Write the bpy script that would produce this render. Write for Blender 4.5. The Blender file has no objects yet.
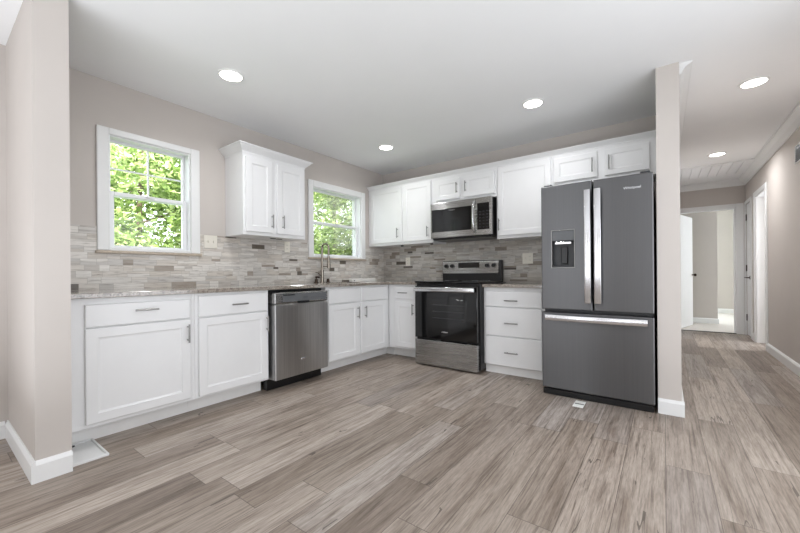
import bpy, bmesh, math, random
from mathutils import Vector, Matrix

random.seed(7)
S = bpy.context.scene
COL = S.collection
PI = math.pi

# ------------------------------------------------------------------ camera, world, sun, large lights, exposure
H = 2.4585                                    # ceiling height
F_PX, YAW, ROLL, PY = 357.8938, 0.6362, -0.008, 273.6692
cam_d = bpy.data.cameras.new('camera')
cam = bpy.data.objects.new('camera', cam_d); COL.objects.link(cam)
cam_d.sensor_width = 36.0
cam_d.lens = F_PX / 800 * 36.0
cam_d.shift_y = (PY - 266.5) / 800
cam_d.clip_start = 0.02
_fw = Vector((-math.sin(YAW), math.cos(YAW), 0)); _r0 = Vector((math.cos(YAW), math.sin(YAW), 0)); _u0 = Vector((0, 0, 1))
_rt = _r0 * math.cos(ROLL) + _u0 * math.sin(ROLL); _up = -_r0 * math.sin(ROLL) + _u0 * math.cos(ROLL)
_m = Matrix((_rt, _up, -_fw)).transposed().to_4x4(); _m.translation = (3.3228, -4.0984, 1.0058)
cam.matrix_world = _m
S.camera = cam

W = bpy.data.worlds.new('world'); S.world = W; W.use_nodes = True
_bg = W.node_tree.nodes['Background']
_bg.inputs['Color'].default_value = (0.86, 0.93, 1.0, 1); _bg.inputs['Strength'].default_value = 4.5

sun_d = bpy.data.lights.new('sun', 'SUN'); sun_d.energy = 12.0; sun_d.angle = 0.02; sun_d.color = (1, 0.95, 0.86)
sun = bpy.data.objects.new('sun', sun_d); COL.objects.link(sun)
sun.rotation_euler = (math.radians(18), math.radians(38), 0)      # shines from over the roof onto the trees

def area(name, loc, rot, sx, sy, power, color=(1, 1, 1)):
    d = bpy.data.lights.new(name, 'AREA'); d.shape = 'RECTANGLE'; d.size = sx; d.size_y = sy; d.energy = power; d.color = color
    o = bpy.data.objects.new(name, d); COL.objects.link(o); o.location = loc; o.rotation_euler = rot
    return o
# front: daylight of windows assumed behind the photographer; the rest is added fill
COOL = (0.925, 0.98, 1.05)
area('daylight_front', (1.15, -7.90, 1.15), (PI/2, 0, 0), 1.5, 2.0, 20, COOL)
area('daylight_front', (3.6, -7.90, 1.25), (PI/2, 0, 0), 1.3, 1.8, 12, COOL)
area('fill_side', (4.30, -2.7, 1.15), (PI/2, 0, PI/2), 2.6, 1.8, 42, COOL)  # added fill light at the right wall, which has no window here
area('fill_dining', (0.06, -6.2, 1.45), (PI/2, 0, -PI/2), 1.6, 1.5, 5, COOL)  # added fill light on the dining side, no window behind it
area('fill_ceiling', (2.6, -5.6, 0.3), (PI, 0, 0), 4.0, 3.0, 92, COOL)      # added unseen uplight behind the camera to brighten the ceiling
# added fill lights in the rooms beyond the hallway, brightening door leaf and hall
area('fill_end_rooms', (5.95, 4.4, 1.5), (PI/2, 0, PI/2), 1.0, 1.6, 36, COOL)
area('fill_end_rooms', (5.75, 2.6, 1.5), (PI/2, 0, PI/2), 0.8, 1.4, 42, COOL)

vs = S.view_settings
S.display_settings.display_device = 'sRGB'
vs.view_transform = 'Standard'; vs.look = 'None'; vs.gamma = 1.0; vs.use_curve_mapping = False
vs.exposure = 0.13
LAMP_W = 5.0

# ------------------------------------------------------------------ materials
def lin(c):
    return tuple(((v/255)/12.92 if v/255 <= 0.04045 else ((v/255+0.055)/1.055)**2.4) for v in c) + (1,)

class NT:
    def __init__(self, name):
        self.m = bpy.data.materials.new(name); self.m.use_nodes = True
        self.t = self.m.node_tree; self.b = self.t.nodes['Principled BSDF']; self.L = self.t.links
    def n(self, kind, **kw):
        o = self.t.nodes.new(kind)
        for k, v in kw.items(): setattr(o, k, v)
        return o
    def set(self, sock, v):
        if isinstance(v, bpy.types.NodeSocket): self.L.new(v, sock)
        elif v is not None: sock.default_value = v
    def math(self, op, a, b=None, c=None):
        o = self.n('ShaderNodeMath', operation=op)
        self.set(o.inputs[0], a); self.set(o.inputs[1], b)
        if c is not None: self.set(o.inputs[2], c)
        return o.outputs[0]
    def pos(self):
        g = self.n('ShaderNodeNewGeometry'); s = self.n('ShaderNodeSeparateXYZ'); self.L.new(g.outputs['Position'], s.inputs[0])
        return s.outputs
    def vec(self, x, y, z):
        c = self.n('ShaderNodeCombineXYZ')
        for i, v in enumerate((x, y, z)): self.set(c.inputs[i], v)
        return c.outputs[0]
    def white(self, v):
        o = self.n('ShaderNodeTexWhiteNoise', noise_dimensions='3D'); self.L.new(v, o.inputs['Vector']); return o.outputs
    def noise(self, v, scale, detail=3, rough=0.6, dist=0.0):
        o = self.n('ShaderNodeTexNoise'); self.L.new(v, o.inputs['Vector'])
        o.inputs['Scale'].default_value = scale; o.inputs['Detail'].default_value = detail
        o.inputs['Roughness'].default_value = rough; o.inputs['Distortion'].default_value = dist
        return o.outputs[0]
    def ramp(self, f, stops, interp='LINEAR'):
        o = self.n('ShaderNodeValToRGB'); self.set(o.inputs[0], f); e = o.color_ramp; e.interpolation = interp
        while len(e.elements) > 1: e.elements.remove(e.elements[-1])
        e.elements[0].position = stops[0][0]; e.elements[0].color = stops[0][1]
        for p, c in stops[1:]:
            q = e.elements.new(p); q.color = c
        return o.outputs[0]
    def mix(self, kind, f, a, b):
        o = self.n('ShaderNodeMix', data_type='RGBA', blend_type=kind)
        self.set(o.inputs[0], f); self.set(o.inputs[6], a); self.set(o.inputs[7], b)
        return o.outputs[2]
    def bump(self, h, strength, dist=0.01):
        o = self.n('ShaderNodeBump'); self.set(o.inputs['Height'], h); o.inputs['Strength'].default_value = strength
        o.inputs['Distance'].default_value = dist; self.L.new(o.outputs[0], self.b.inputs['Normal'])

def plain(name, rgb, rough=0.5, metal=0.0, var=0.03, nscale=8, spec=0.5, bump=0.0):
    t = NT(name); g = t.n('ShaderNodeNewGeometry')
    f = t.noise(g.outputs['Position'], nscale, 3)
    c = lin(rgb)
    lo = tuple(max(0, v*(1-var)) for v in c[:3]) + (1,); hi = tuple(min(1, v*(1+var)) for v in c[:3]) + (1,)
    t.L.new(t.ramp(f, [(0.3, lo), (0.7, hi)]), t.b.inputs['Base Color'])
    t.b.inputs['Roughness'].default_value = rough; t.b.inputs['Metallic'].default_value = metal
    t.b.inputs['Specular IOR Level'].default_value = spec
    if bump: t.bump(t.noise(g.outputs['Position'], 180, 2), bump, 0.002)
    return t.m

ANISO = 0.25
def brushed(name, rgb, rough, axis='x', streak=0.10):
    t = NT(name); p = t.pos()
    sc = {'x': (3, 3, 260), 'v': (160, 160, 1.2)}[axis]
    v = t.vec(t.math('MULTIPLY', p[0], sc[0]), t.math('MULTIPLY', p[1], sc[1]), t.math('MULTIPLY', p[2], sc[2]))
    f = t.noise(v, 1.0, 3)
    c = lin(rgb); lo = tuple(x*(1-streak) for x in c[:3]) + (1,); hi = tuple(min(1, x*(1+streak)) for x in c[:3]) + (1,)
    t.L.new(t.ramp(f, [(0.3, lo), (0.7, hi)]), t.b.inputs['Base Color'])
    t.b.inputs['Metallic'].default_value = 1.0
    t.b.inputs['Anisotropic'].default_value = 0.93; t.b.inputs['Anisotropic Rotation'].default_value = ANISO
    tg = t.n('ShaderNodeTangent', direction_type='RADIAL', axis='Z'); t.L.new(tg.outputs[0], t.b.inputs['Tangent'])
    rr = t.n('ShaderNodeMapRange'); t.L.new(f, rr.inputs[0]); rr.inputs[3].default_value = rough*0.85; rr.inputs[4].default_value = rough*1.2
    t.L.new(rr.outputs[0], t.b.inputs['Roughness'])
    return t.m

def emit(name, rgb, strength):
    t = NT(name)
    t.b.inputs['Base Color'].default_value = lin(rgb)
    t.b.inputs['Emission Color'].default_value = lin(rgb); t.b.inputs['Emission Strength'].default_value = strength
    return t.m

def floor_mat():
    t = NT('vinyl_planks'); p = t.pos()
    PW, PL = 0.178, 1.22
    u = t.math('DIVIDE', t.math('ADD', p[0], 0.06), PW); row = t.math('FLOOR', u)
    r0 = t.white(t.vec(row, 3.7, 0.0))[0]
    v = t.math('ADD', t.math('DIVIDE', p[1], PL), t.math('MULTIPLY', r0, 7.0)); col = t.math('FLOOR', v)
    idw = t.white(t.vec(row, col, 1.3)); idv = idw[0]
    sh = t.math('MULTIPLY', idv, 37.0)
    # grain: stretched along y, shifted per plank
    gx = t.math('ADD', p[0], sh)
    g1 = t.noise(t.vec(t.math('MULTIPLY', gx, 75), t.math('MULTIPLY', p[1], 2.2), sh), 1.0, 5, 0.65, 0.5)
    g2 = t.noise(t.vec(t.math('MULTIPLY', gx, 14), t.math('MULTIPLY', p[1], 1.5), sh), 1.0, 4, 0.6, 0.9)
    g3 = t.noise(t.vec(t.math('MULTIPLY', gx, 150), t.math('MULTIPLY', p[1], 12), sh), 1.0, 3, 0.7)
    base = t.ramp(idv, [(0.0, lin((130, 118, 108))), (0.18, lin((158, 147, 137))), (0.36, lin((142, 130, 119))), (0.54, lin((174, 163, 153))),
                        (0.72, lin((162, 154, 148))), (0.86, lin((136, 124, 114))), (1.0, lin((181, 170, 160)))])
    c = t.mix('MULTIPLY', 0.85, base, t.ramp(g1, [(0.32, (0.40, 0.36, 0.33, 1)), (0.47, (0.92, 0.91, 0.90, 1)), (0.68, (1.16, 1.16, 1.16, 1))]))
    c = t.mix('MULTIPLY', 0.9, c, t.ramp(g2, [(0.30, (0.60, 0.55, 0.51, 1)), (0.5, (0.98, 0.97, 0.96, 1)), (0.72, (1.14, 1.14, 1.14, 1))]))
    c = t.mix('MULTIPLY', 0.6, c, t.ramp(g3, [(0.32, (0.62, 0.60, 0.58, 1)), (0.6, (1.12, 1.12, 1.12, 1))]))
    # dark splits in the grain
    wv = t.noise(t.vec(t.math('MULTIPLY', gx, 13), t.math('MULTIPLY', p[1], 0.8), t.math('ADD', sh, 5.0)), 1.0, 2, 0.5, 0.25)
    crack = t.math('ABSOLUTE', t.math('SUBTRACT', wv, 0.5))
    gate = t.noise(t.vec(t.math('MULTIPLY', gx, 4), t.math('MULTIPLY', p[1], 2.2), 9.0), 1.0, 2)
    cm = t.math('MULTIPLY', t.math('LESS_THAN', crack, 0.0065), t.math('GREATER_THAN', gate, 0.58))
    c = t.mix('MIX', t.math('MULTIPLY', cm, 0.7), c, lin((66, 57, 50)))
    # seams
    fu = t.math('FRACT', u); fv = t.math('FRACT', v)
    e1 = t.math('LESS_THAN', t.math('MINIMUM', fu, t.math('SUBTRACT', 1.0, fu)), 0.0085)
    e2 = t.math('LESS_THAN', t.math('MINIMUM', fv, t.math('SUBTRACT', 1.0, fv)), 0.0013)
    e = t.math('MAXIMUM', e1, e2)
    c = t.mix('MIX', t.math('MULTIPLY', e, 0.75), c, lin((78, 68, 60)))
    t.L.new(c, t.b.inputs['Base Color'])
    t.b.inputs['Roughness'].default_value = 0.42; t.b.inputs['Specular IOR Level'].default_value = 0.35
    t.bump(t.math('SUBTRACT', t.math('MULTIPLY', g1, 0.4), e), 0.12, 0.003)
    return t.m

def tile_mat(name, axis, shade_shift):
    """interlocking strips of pale grained stone with a few dark glass ones"""
    t = NT(name); p = t.pos()
    a = p[axis]; z = p[2]
    RH = 0.0450
    r = t.math('DIVIDE', t.math('SUBTRACT', z, 0.907), RH); row = t.math('FLOOR', r)
    w1 = t.white(t.vec(row, 1.0, 4.0))[0]
    PW = t.math('ADD', 0.135, t.math('MULTIPLY', t.white(t.vec(row, 8.0, 2.0))[0], 0.07))
    u = t.math('ADD', t.math('DIVIDE', a, PW), t.math('MULTIPLY', w1, 5.0)); col = t.math('FLOOR', u)
    fu = t.math('FRACT', u); fr = t.math('FRACT', r)
    split = t.math('GREATER_THAN', t.white(t.vec(row, col, 7.0))[0], 0.62)           # tile made of two thin strips
    half = t.math('MULTIPLY', split, t.math('GREATER_THAN', fr, 0.5))
    cut = t.math('GREATER_THAN', t.white(t.vec(row, col, 11.0))[0], 0.55)            # tile cut short
    right = t.math('MULTIPLY', cut, t.math('GREATER_THAN', fu, 0.58))
    k = t.math('ADD', half, t.math('MULTIPLY', right, 2.0))
    idv = t.white(t.vec(row, col, t.math('ADD', k, 20.0)))[0]
    d = shade_shift
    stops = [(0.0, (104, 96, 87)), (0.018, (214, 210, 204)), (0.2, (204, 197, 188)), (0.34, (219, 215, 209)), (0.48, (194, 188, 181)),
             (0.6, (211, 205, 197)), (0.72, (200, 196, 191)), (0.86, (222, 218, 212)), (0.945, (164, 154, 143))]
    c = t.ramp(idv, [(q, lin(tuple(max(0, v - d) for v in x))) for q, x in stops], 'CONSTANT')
    sh = t.math('MULTIPLY', idv, 50.0)
    g = t.noise(t.vec(t.math('ADD', t.math('MULTIPLY', a, 7), sh), t.math('MULTIPLY', z, 80), sh), 1.0, 4, 0.65, 0.6)
    c = t.mix('MULTIPLY', 0.95, c, t.ramp(g, [(0.3, (0.50, 0.47, 0.43, 1)), (0.46, (0.94, 0.93, 0.92, 1)), (0.7, (1.12, 1.12, 1.12, 1))]))
    ex = t.math('LESS_THAN', t.math('MINIMUM', fu, t.math('SUBTRACT', 1.0, fu)), 0.008)
    ez = t.math('LESS_THAN', t.math('MINIMUM', fr, t.math('SUBTRACT', 1.0, fr)), 0.022)
    em = t.math('MULTIPLY', split, t.math('LESS_THAN', t.math('ABSOLUTE', t.math('SUBTRACT', fr, 0.5)), 0.02))
    ec = t.math('MULTIPLY', cut, t.math('LESS_THAN', t.math('ABSOLUTE', t.math('SUBTRACT', fu, 0.58)), 0.007))
    e = t.math('MAXIMUM', t.math('MAXIMUM', ex, ez), t.math('MAXIMUM', em, ec))
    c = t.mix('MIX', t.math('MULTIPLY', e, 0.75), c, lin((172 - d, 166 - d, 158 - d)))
    t.L.new(c, t.b.inputs['Base Color'])
    t.b.inputs['Roughness'].default_value = 0.38
    t.bump(t.math('SUBTRACT', 1.0, e), 0.25, 0.002)
    return t.m

def granite_mat():
    t = NT('speckled_granite'); g = t.n('ShaderNodeNewGeometry'); P = g.outputs['Position']
    a = t.noise(P, 38, 4, 0.7); b = t.noise(P, 120, 2, 0.8)
    c = t.ramp(a, [(0.32, lin((98, 90, 82))), (0.46, lin((142, 133, 123))), (0.58, lin((162, 154, 144))), (0.7, lin((126, 120, 113)))])
    c = t.mix('MULTIPLY', 0.8, c, t.ramp(b, [(0.36, (0.42, 0.38, 0.35, 1)), (0.48, (0.98, 0.97, 0.96, 1)), (0.66, (1.1, 1.1, 1.08, 1))]))
    t.L.new(c, t.b.inputs['Base Color']); t.b.inputs['Roughness'].default_value = 0.10; t.b.inputs['Coat Weight'].default_value = 1.0; t.b.inputs['Coat Roughness'].default_value = 0.14; t.b.inputs['Coat IOR'].default_value = 1.6
    return t.m

def leaf_mat(name, c1, c2, c3):
    t = NT(name); g = t.n('ShaderNodeNewGeometry')
    f = t.white(t.vec(g.outputs['Random Per Island'], 0.5, 0.1))[0]
    c = t.ramp(f, [(0.0, lin(c1)), (0.5, lin(c2)), (1.0, lin(c3))])
    t.L.new(c, t.b.inputs['Base Color']); t.b.inputs['Roughness'].default_value = 0.55
    tr = t.n('ShaderNodeBsdfTranslucent'); t.L.new(c, tr.inputs['Color'])
    ms = t.n('ShaderNodeMixShader'); ms.inputs[0].default_value = 0.4
    t.L.new(t.b.outputs[0], ms.inputs[1]); t.L.new(tr.outputs[0], ms.inputs[2])
    t.L.new(ms.outputs[0], t.t.nodes['Material Output'].inputs[0])
    return t.m

def glass_mat():
    t = NT('clear_glass')
    gl = t.n('ShaderNodeBsdfGlossy'); gl.inputs['Roughness'].default_value = 0.0
    tr = t.n('ShaderNodeBsdfTransparent'); fz = t.n('ShaderNodeFresnel'); fz.inputs[0].default_value = 1.45
    ms = t.n('ShaderNodeMixShader')
    t.L.new(t.math('MULTIPLY', fz.outputs[0], 0.6), ms.inputs[0]); t.L.new(tr.outputs[0], ms.inputs[1]); t.L.new(gl.outputs[0], ms.inputs[2])
    t.L.new(ms.outputs[0], t.t.nodes['Material Output'].inputs[0])
    return t.m

M = dict(
    wall=plain('greige_paint', (199, 192, 186), 0.75, var=0.02, nscale=2, spec=0.25, bump=0.03),
    ceiling=plain('ceiling_paint', (240, 240, 240), 0.85, var=0.01, nscale=2, spec=0.2),
    trim=plain('white_trim_paint', (232, 232, 231), 0.4, var=0.01),
    cab=plain('white_cabinet_paint', (233, 233, 233), 0.38, var=0.01),
    toe=plain('toe_kick_paint', (240, 239, 237), 0.5, var=0.02),
    floor=floor_mat(), tile_left=tile_mat('stone_mosaic', 1, 0), tile_back=tile_mat('stone_mosaic_shaded', 0, 26),  # back tile is the same stone, darkened to put that wall's shade into the colour
    granite=granite_mat(),
    ledge=plain('tan_stone', (186, 172, 155), 0.45, var=0.12, nscale=30),
    nickel=brushed('brushed_nickel', (150, 149, 147), 0.28, 'x', 0.05),
    steel=brushed('brushed_steel', (176, 175, 173), 0.26, 'x', 0.10),
    steel_v=brushed('washer_steel', (186, 185, 184), 0.30, 'v', 0.16),
    slate=brushed('slate_steel', (106, 106, 107), 0.33, 'v', 0.04),
    chrome=plain('bright_steel', (214, 214, 216), 0.2, 1.0, var=0.02),
    bronze=plain('dark_bronze', (62, 50, 42), 0.3, 0.9, var=0.1),
    faucet=plain('faucet_nickel', (150, 142, 132), 0.22, 1.0, var=0.04),
    black=plain('black_enamel', (16, 16, 17), 0.3, var=0.1),
    blackglass=plain('black_glass', (9, 9, 10), 0.06, var=0.1, spec=0.6),
    winglass=plain('oven_window_glass', (24, 25, 26), 0.08, var=0.1, spec=0.6),
    rack=plain('oven_rack', (92, 92, 94), 0.3, 0.6, var=0.05),
    darkgrey=plain('charcoal_plastic', (52, 53, 55), 0.4, var=0.05),
    midgrey=plain('grey_plastic', (96, 98, 100), 0.4, var=0.05),
    ivory=plain('ivory_plastic', (228, 223, 211), 0.4, var=0.02),
    whiteplastic=plain('white_plastic', (236, 236, 234), 0.35, var=0.01),
    paper=plain('white_paper', (232, 232, 228), 0.7, var=0.03, nscale=60),
    ink=plain('grey_ink', (120, 118, 116), 0.7),
    cream=plain('cream_card', (243, 241, 236), 0.5, var=0.03),
    carpet=plain('pale_carpet', (214, 208, 200), 0.9, var=0.08, nscale=120),
    vinyl=plain('white_vinyl', (236, 237, 238), 0.35, var=0.01),
    glass=glass_mat(),
    lamp=emit('lamp_lens', (255, 251, 244), 9.0),
    bark=plain('tree_bark', (92, 78, 64), 0.9, var=0.3, nscale=20),
    grass=plain('lawn', (96, 128, 58), 0.9, var=0.3, nscale=6),
    leaf_a=leaf_mat('leaf_green', (92, 116, 58), (156, 180, 104), (216, 226, 172)),
    leaf_b=leaf_mat('leaf_deep_green', (72, 98, 46), (128, 156, 80), (196, 210, 146)),
)

# ------------------------------------------------------------------ mesh helpers
class MB:
    def __init__(self): self.bm = bmesh.new()
    def box(self, x0, y0, z0, x1, y1, z1, bev=0.0, seg=1, rot=None):
        a = Vector((min(x0, x1), min(y0, y1), min(z0, z1))); b = Vector((max(x0, x1), max(y0, y1), max(z0, z1)))
        t = bmesh.new(); bmesh.ops.create_cube(t, size=1.0)
        for v in t.verts: v.co = Vector(((v.co.x+.5)*(b.x-a.x)+a.x, (v.co.y+.5)*(b.y-a.y)+a.y, (v.co.z+.5)*(b.z-a.z)+a.z))
        if bev > 0:
            bmesh.ops.bevel(t, geom=list(t.edges), offset=min(bev, 0.45*min(b-a)), segments=seg, affect='EDGES', profile=0.5)
        if rot is not None: bmesh.ops.transform(t, matrix=rot, verts=t.verts)
        return self.merge(t)
    def merge(self, t):
        me = bpy.data.meshes.new('tmp'); t.to_mesh(me); t.free(); self.bm.from_mesh(me); bpy.data.meshes.remove(me); return self
    def cyl(self, a, b, r, r2=None, seg=24, cap=True):
        a = Vector(a); b = Vector(b); d = b - a; r2 = r if r2 is None else r2
        t = bmesh.new(); bmesh.ops.create_cone(t, cap_ends=cap, segments=seg, radius1=r, radius2=r2, depth=d.length)
        q = Vector((0, 0, 1)).rotation_difference(d.normalized())
        bmesh.ops.transform(t, matrix=Matrix.Translation((a+b)/2) @ q.to_matrix().to_4x4(), verts=t.verts)
        return self.merge(t)
    def sph(self, c, r, sc=(1, 1, 1), seg=16):
        t = bmesh.new(); bmesh.ops.create_uvsphere(t, u_segments=seg, v_segments=seg//2, radius=r)
        bmesh.ops.transform(t, matrix=Matrix.Translation(c) @ Matrix.Diagonal((*sc, 1)), verts=t.verts)
        return self.merge(t)
    def tube(self, pts, r, seg=12):
        pts = [Vector(p) for p in pts]; rings = []
        up = Vector((0.3, 0.2, 0.93)).normalized()
        for i, p in enumerate(pts):
            d = (pts[min(i+1, len(pts)-1)] - pts[max(i-1, 0)]).normalized()
            x = d.cross(up)
            if x.length < 1e-3: x = d.cross(Vector((1, 0, 0)))
            x.normalize(); y = d.cross(x).normalized(); up = -y if (-y).dot(up) > y.dot(up) else y
            x = d.cross(up).normalized(); y = up - d*up.dot(d); y.normalize()
            rr = r[i] if isinstance(r, (list, tuple)) else r
            rings.append([self.bm.verts.new(p + (x*math.cos(2*PI*k/seg) + y*math.sin(2*PI*k/seg))*rr) for k in range(seg)])
        for a, b in zip(rings, rings[1:]):
            for k in range(seg): self.bm.faces.new((a[k], a[(k+1) % seg], b[(k+1) % seg], b[k]))
        self.bm.faces.new(rings[0][::-1]); self.bm.faces.new(rings[-1])
        return self
    def prism(self, prof, f):
        """profile of 2D points swept through the list f of functions (u,v)->xyz"""
        rings = [[self.bm.verts.new(g(u, v)) for u, v in prof] for g in f]
        n = len(prof)
        for a, b in zip(rings, rings[1:]):
            for k in range(n): self.bm.faces.new((a[k], a[(k+1) % n], b[(k+1) % n], b[k]))
        self.bm.faces.new(rings[0][::-1]); self.bm.faces.new(rings[-1])
        return self
    def build(self, name, mat, parent=None, smooth=False, loc=None):
        bmesh.ops.recalc_face_normals(self.bm, faces=self.bm.faces)
        me = bpy.data.meshes.new(name); self.bm.to_mesh(me); self.bm.free()
        me.materials.append(mat)
        if smooth:
            for p in me.polygons: p.use_smooth = True
            try: me.set_sharp_from_angle(angle=math.radians(35))
            except Exception: pass
        o = bpy.data.objects.new(name, me); COL.objects.link(o)
        if parent is not None: o.parent = parent
        if loc is not None: o.location = loc
        return o

def tag(o, label=None, cat=None, group=None, kind=None):
    if label: o['label'] = label
    if cat: o['category'] = cat
    if group: o['group'] = group
    if kind: o['kind'] = kind
    return o
def thing(name, label, cat, loc=(0, 0, 0), rz=0.0, group=None, kind=None):
    o = bpy.data.objects.new(name, None); COL.objects.link(o); o.empty_display_size = 0.1
    o.location = loc; o.rotation_euler = (0, 0, rz)
    return tag(o, label, cat, group, kind)
def struct(o, label=None, cat=None): return tag(o, label, cat, kind='structure')

def text_mesh(name, s, size, mat, parent, loc, rot, depth=0.0006, shear=0.0):
    c = bpy.data.curves.new(name, 'FONT'); c.body = s; c.size = size; c.extrude = depth; c.align_x = 'CENTER'; c.align_y = 'CENTER'; c.shear = shear
    tmp = bpy.data.objects.new(name, c); COL.objects.link(tmp)
    me = bpy.data.meshes.new_from_object(tmp.evaluated_get(bpy.context.evaluated_depsgraph_get()))
    bpy.data.objects.remove(tmp); bpy.data.curves.remove(c)
    me.materials.clear(); me.materials.append(mat)
    o = bpy.data.objects.new(name, me); COL.objects.link(o); o.parent = parent; o.location = loc; o.rotation_euler = rot
    return o

# ------------------------------------------------------------------ the room
XW, YE = 4.36, 3.705            # hallway right wall, hallway end wall
SX0, SX1, SY = 3.281, 3.414, -0.95     # wall beside the refrigerator
LX, LY0, LY1 = 0.845, -3.755, -3.62    # wall end at the left
YF = -8.0
struct(MB().box(-0.15, YF-0.15, -0.10, 6.2, YE, 0.0).build('floor', M['floor']), 'grey brown wood plank floor of kitchen and hallway', 'floor')
struct(MB().box(-0.15, YF-0.15, H, 6.2, 8.2, H+0.12).build('ceiling', M['ceiling']), 'flat white ceiling', 'ceiling')

def wall_with_holes(name, x0, x1, ya, yb, holes, mat, label):
    """wall along y between x0 and x1, with rectangular holes (y0,y1,z0,z1)"""
    b = MB(); ys = [ya]
    for (h0, h1, z0, z1) in sorted(holes):
        b.box(x0, ys[-1], 0, x1, h0, H); b.box(x0, h0, 0, x1, h1, z0) if z0 > 0 else None
        b.box(x0, h0, z1, x1, h1, H); ys.append(h1)
    b.box(x0, ys[-1], 0, x1, yb, H)
    return struct(b.build(name, mat), label, 'wall')
W1 = (-3.240, -2.672, 1.214, 2.060)
W2 = (-1.318, -0.492, 1.225, 2.040)
wall_with_holes('wall_left', -0.15, 0.0, YF-0.15, 0.15, [W1, W2], M['wall'], 'greige wall with the two windows')
struct(MB().box(0, 0, 0, SX0, 0.15, H).build('wall_back', M['wall']), 'greige wall behind stove and refrigerator', 'wall')
struct(MB().box(SX0, SY, 0, SX1, YE, H).build('wall_hallway_left', M['wall']), 'narrow greige wall end right of the refrigerator', 'wall')
struct(MB().box(0, LY0, 0, LX, LY1, H).build('wall_front_left', M['wall']), 'greige wall end at the left edge of the kitchen', 'wall')
DR = (2.262, 2.92, 0.0, 2.05)        # doorway in the hallway's right wall
DC = (3.215, 3.645, 0.0, 2.05)        # closet doorway
wall_with_holes('wall_right', XW, XW+0.12, YF-0.15, YE+0.12, [DR, DC], M['wall'], 'greige wall on the right of the hallway')
b = MB().box(SX0, YE, 0, 3.50, YE+0.12, H); b.box(3.50, YE, 2.02, 4.245, YE+0.12, H); b.box(4.245, YE, 0, XW, YE+0.12, H)
struct(b.build('wall_hallway_end', M['wall']), 'greige wall above the opening at the hallway end', 'wall')
struct(MB().box(-0.15, YF-0.15, 0, XW+0.12, YF, H).build('wall_front', M['wall']), 'greige wall behind the camera', 'wall')
# rooms beyond the hallway
struct(MB().box(2.2, YE, -0.10, 6.2, 8.2, 0.004).build('floor_bedroom', M['carpet']), 'pale carpet beyond the hallway opening', 'floor')
struct(MB().box(2.2, 4.95, 0, 4.135, 5.07, H).build('wall_bedroom_back', M['wall']), 'greige wall seen through the hallway opening', 'wall')
struct(MB().box(4.135, 7.40, 0, 6.2, 7.52, H).build('wall_bedroom_far', M['wall']), 'farthest pale wall seen through the hallway opening', 'wall')
struct(MB().box(2.2, YE+0.12, 0, 2.3, 4.95, H).build('wall_bedroom_left', M['wall']), 'left wall of the room beyond the hallway', 'wall')
struct(MB().box(6.0, 2.0, 0, 6.1, 7.40, H).build('wall_bedroom_right', M['wall']), 'right wall of the rooms beyond the hallway', 'wall')
struct(MB().box(XW+0.12, 2.0, 0, 6.0, 2.1, H).build('wall_side_room_front', M['wall']), 'front wall of the side room', 'wall')
struct(MB().box(XW+0.12, 3.02, 0, 6.0, 3.12, H).build('wall_side_room_back', M['wall']), 'back wall of the side room', 'wall')
struct(MB().box(4.9, 3.12, 0, 5.0, 3.9, H).build('wall_closet', M['wall']), 'closet wall', 'wall')

# baseboards
BH, BT = 0.105, 0.016
def base_prof(t=BT, h=BH): return [(0, 0), (t, 0), (t, h-0.02), (t*0.55, h-0.006), (t*0.3, h), (0, h)]
def base_run(b, p, q, n):
    p = Vector((*p, 0)); q = Vector((*q, 0)); n = Vector((*n, 0))
    b.prism(base_prof(), [lambda u, v, o=o: o + n*u + Vector((0, 0, v)) for o in (p, q)])
    return b
b = MB(); base_run(b, (0, LY0), (LX+BT, LY0), (0, -1)); base_run(b, (LX, LY0), (LX, LY1), (1, 0))
struct(b.build('baseboard_left', M['trim']), 'white baseboard around the left wall end', 'baseboard')
b = MB(); base_run(b, (0, YF), (0, LY0-BT), (1, 0))
struct(b.build('baseboard_dining', M['trim']), 'white baseboard at the far left edge', 'baseboard')
b = MB(); base_run(b, (SX0, SY), (SX1+BT, SY), (0, -1)); base_run(b, (SX1, SY), (SX1, YE), (1, 0))
struct(b.build('baseboard_center', M['trim']), 'white baseboard on the wall end right of the refrigerator', 'baseboard')
b = MB(); base_run(b, (XW, YF), (XW, DR[0]-0.06), (-1, 0)); base_run(b, (XW, DR[1]+0.06), (XW, DC[0]-0.06), (-1, 0))
struct(b.build('baseboard_right', M['trim']), 'white baseboard along the right hallway wall', 'baseboard')
b = MB(); base_run(b, (2.3, 4.95), (4.135+BT, 4.95), (0, -1)); base_run(b, (4.135, 4.95), (4.135, 5.07), (1, 0))
struct(b.build('baseboard_bedroom', M['trim']), 'white baseboard seen through the hallway opening', 'baseboard')
b = MB(); base_run(b, (4.135, 7.40), (6.0, 7.40), (0, -1))
struct(b.build('baseboard_far', M['trim']), 'farthest white baseboard through the hallway opening', 'baseboard')

# hallway crown moulding
def crown_prof(s=0.09): return [(0, 0), (0, -s), (0.012, -s), (0.016, -s*0.86), (s*0.45, -s*0.45), (s*0.82, -s*0.2), (s*0.86, -0.012), (s, -0.012), (s, 0)]
b = MB(); b.prism(crown_prof(0.095), [lambda u, v, y=y: Vector((XW-u, y, H+v)) for y in (YF, YE)])
struct(b.build('trim_1', M['trim']), 'white crown moulding along the right hallway wall', 'moulding')
b = MB(); b.prism(crown_prof(0.075), [lambda u, v, y=y: Vector((SX1+u, y, H+v)) for y in (SY+0.03, YE)])
struct(b.build('trim_2', M['trim']), 'white crown moulding on the left hallway wall', 'moulding')
b = MB(); b.prism(crown_prof(0.095), [lambda u, v, x=x: Vector((x, YE-u, H+v)) for x in (SX1, XW)])
struct(b.build('trim_3', M['trim']), 'white crown moulding above the opening at the hallway end', 'moulding')
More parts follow.
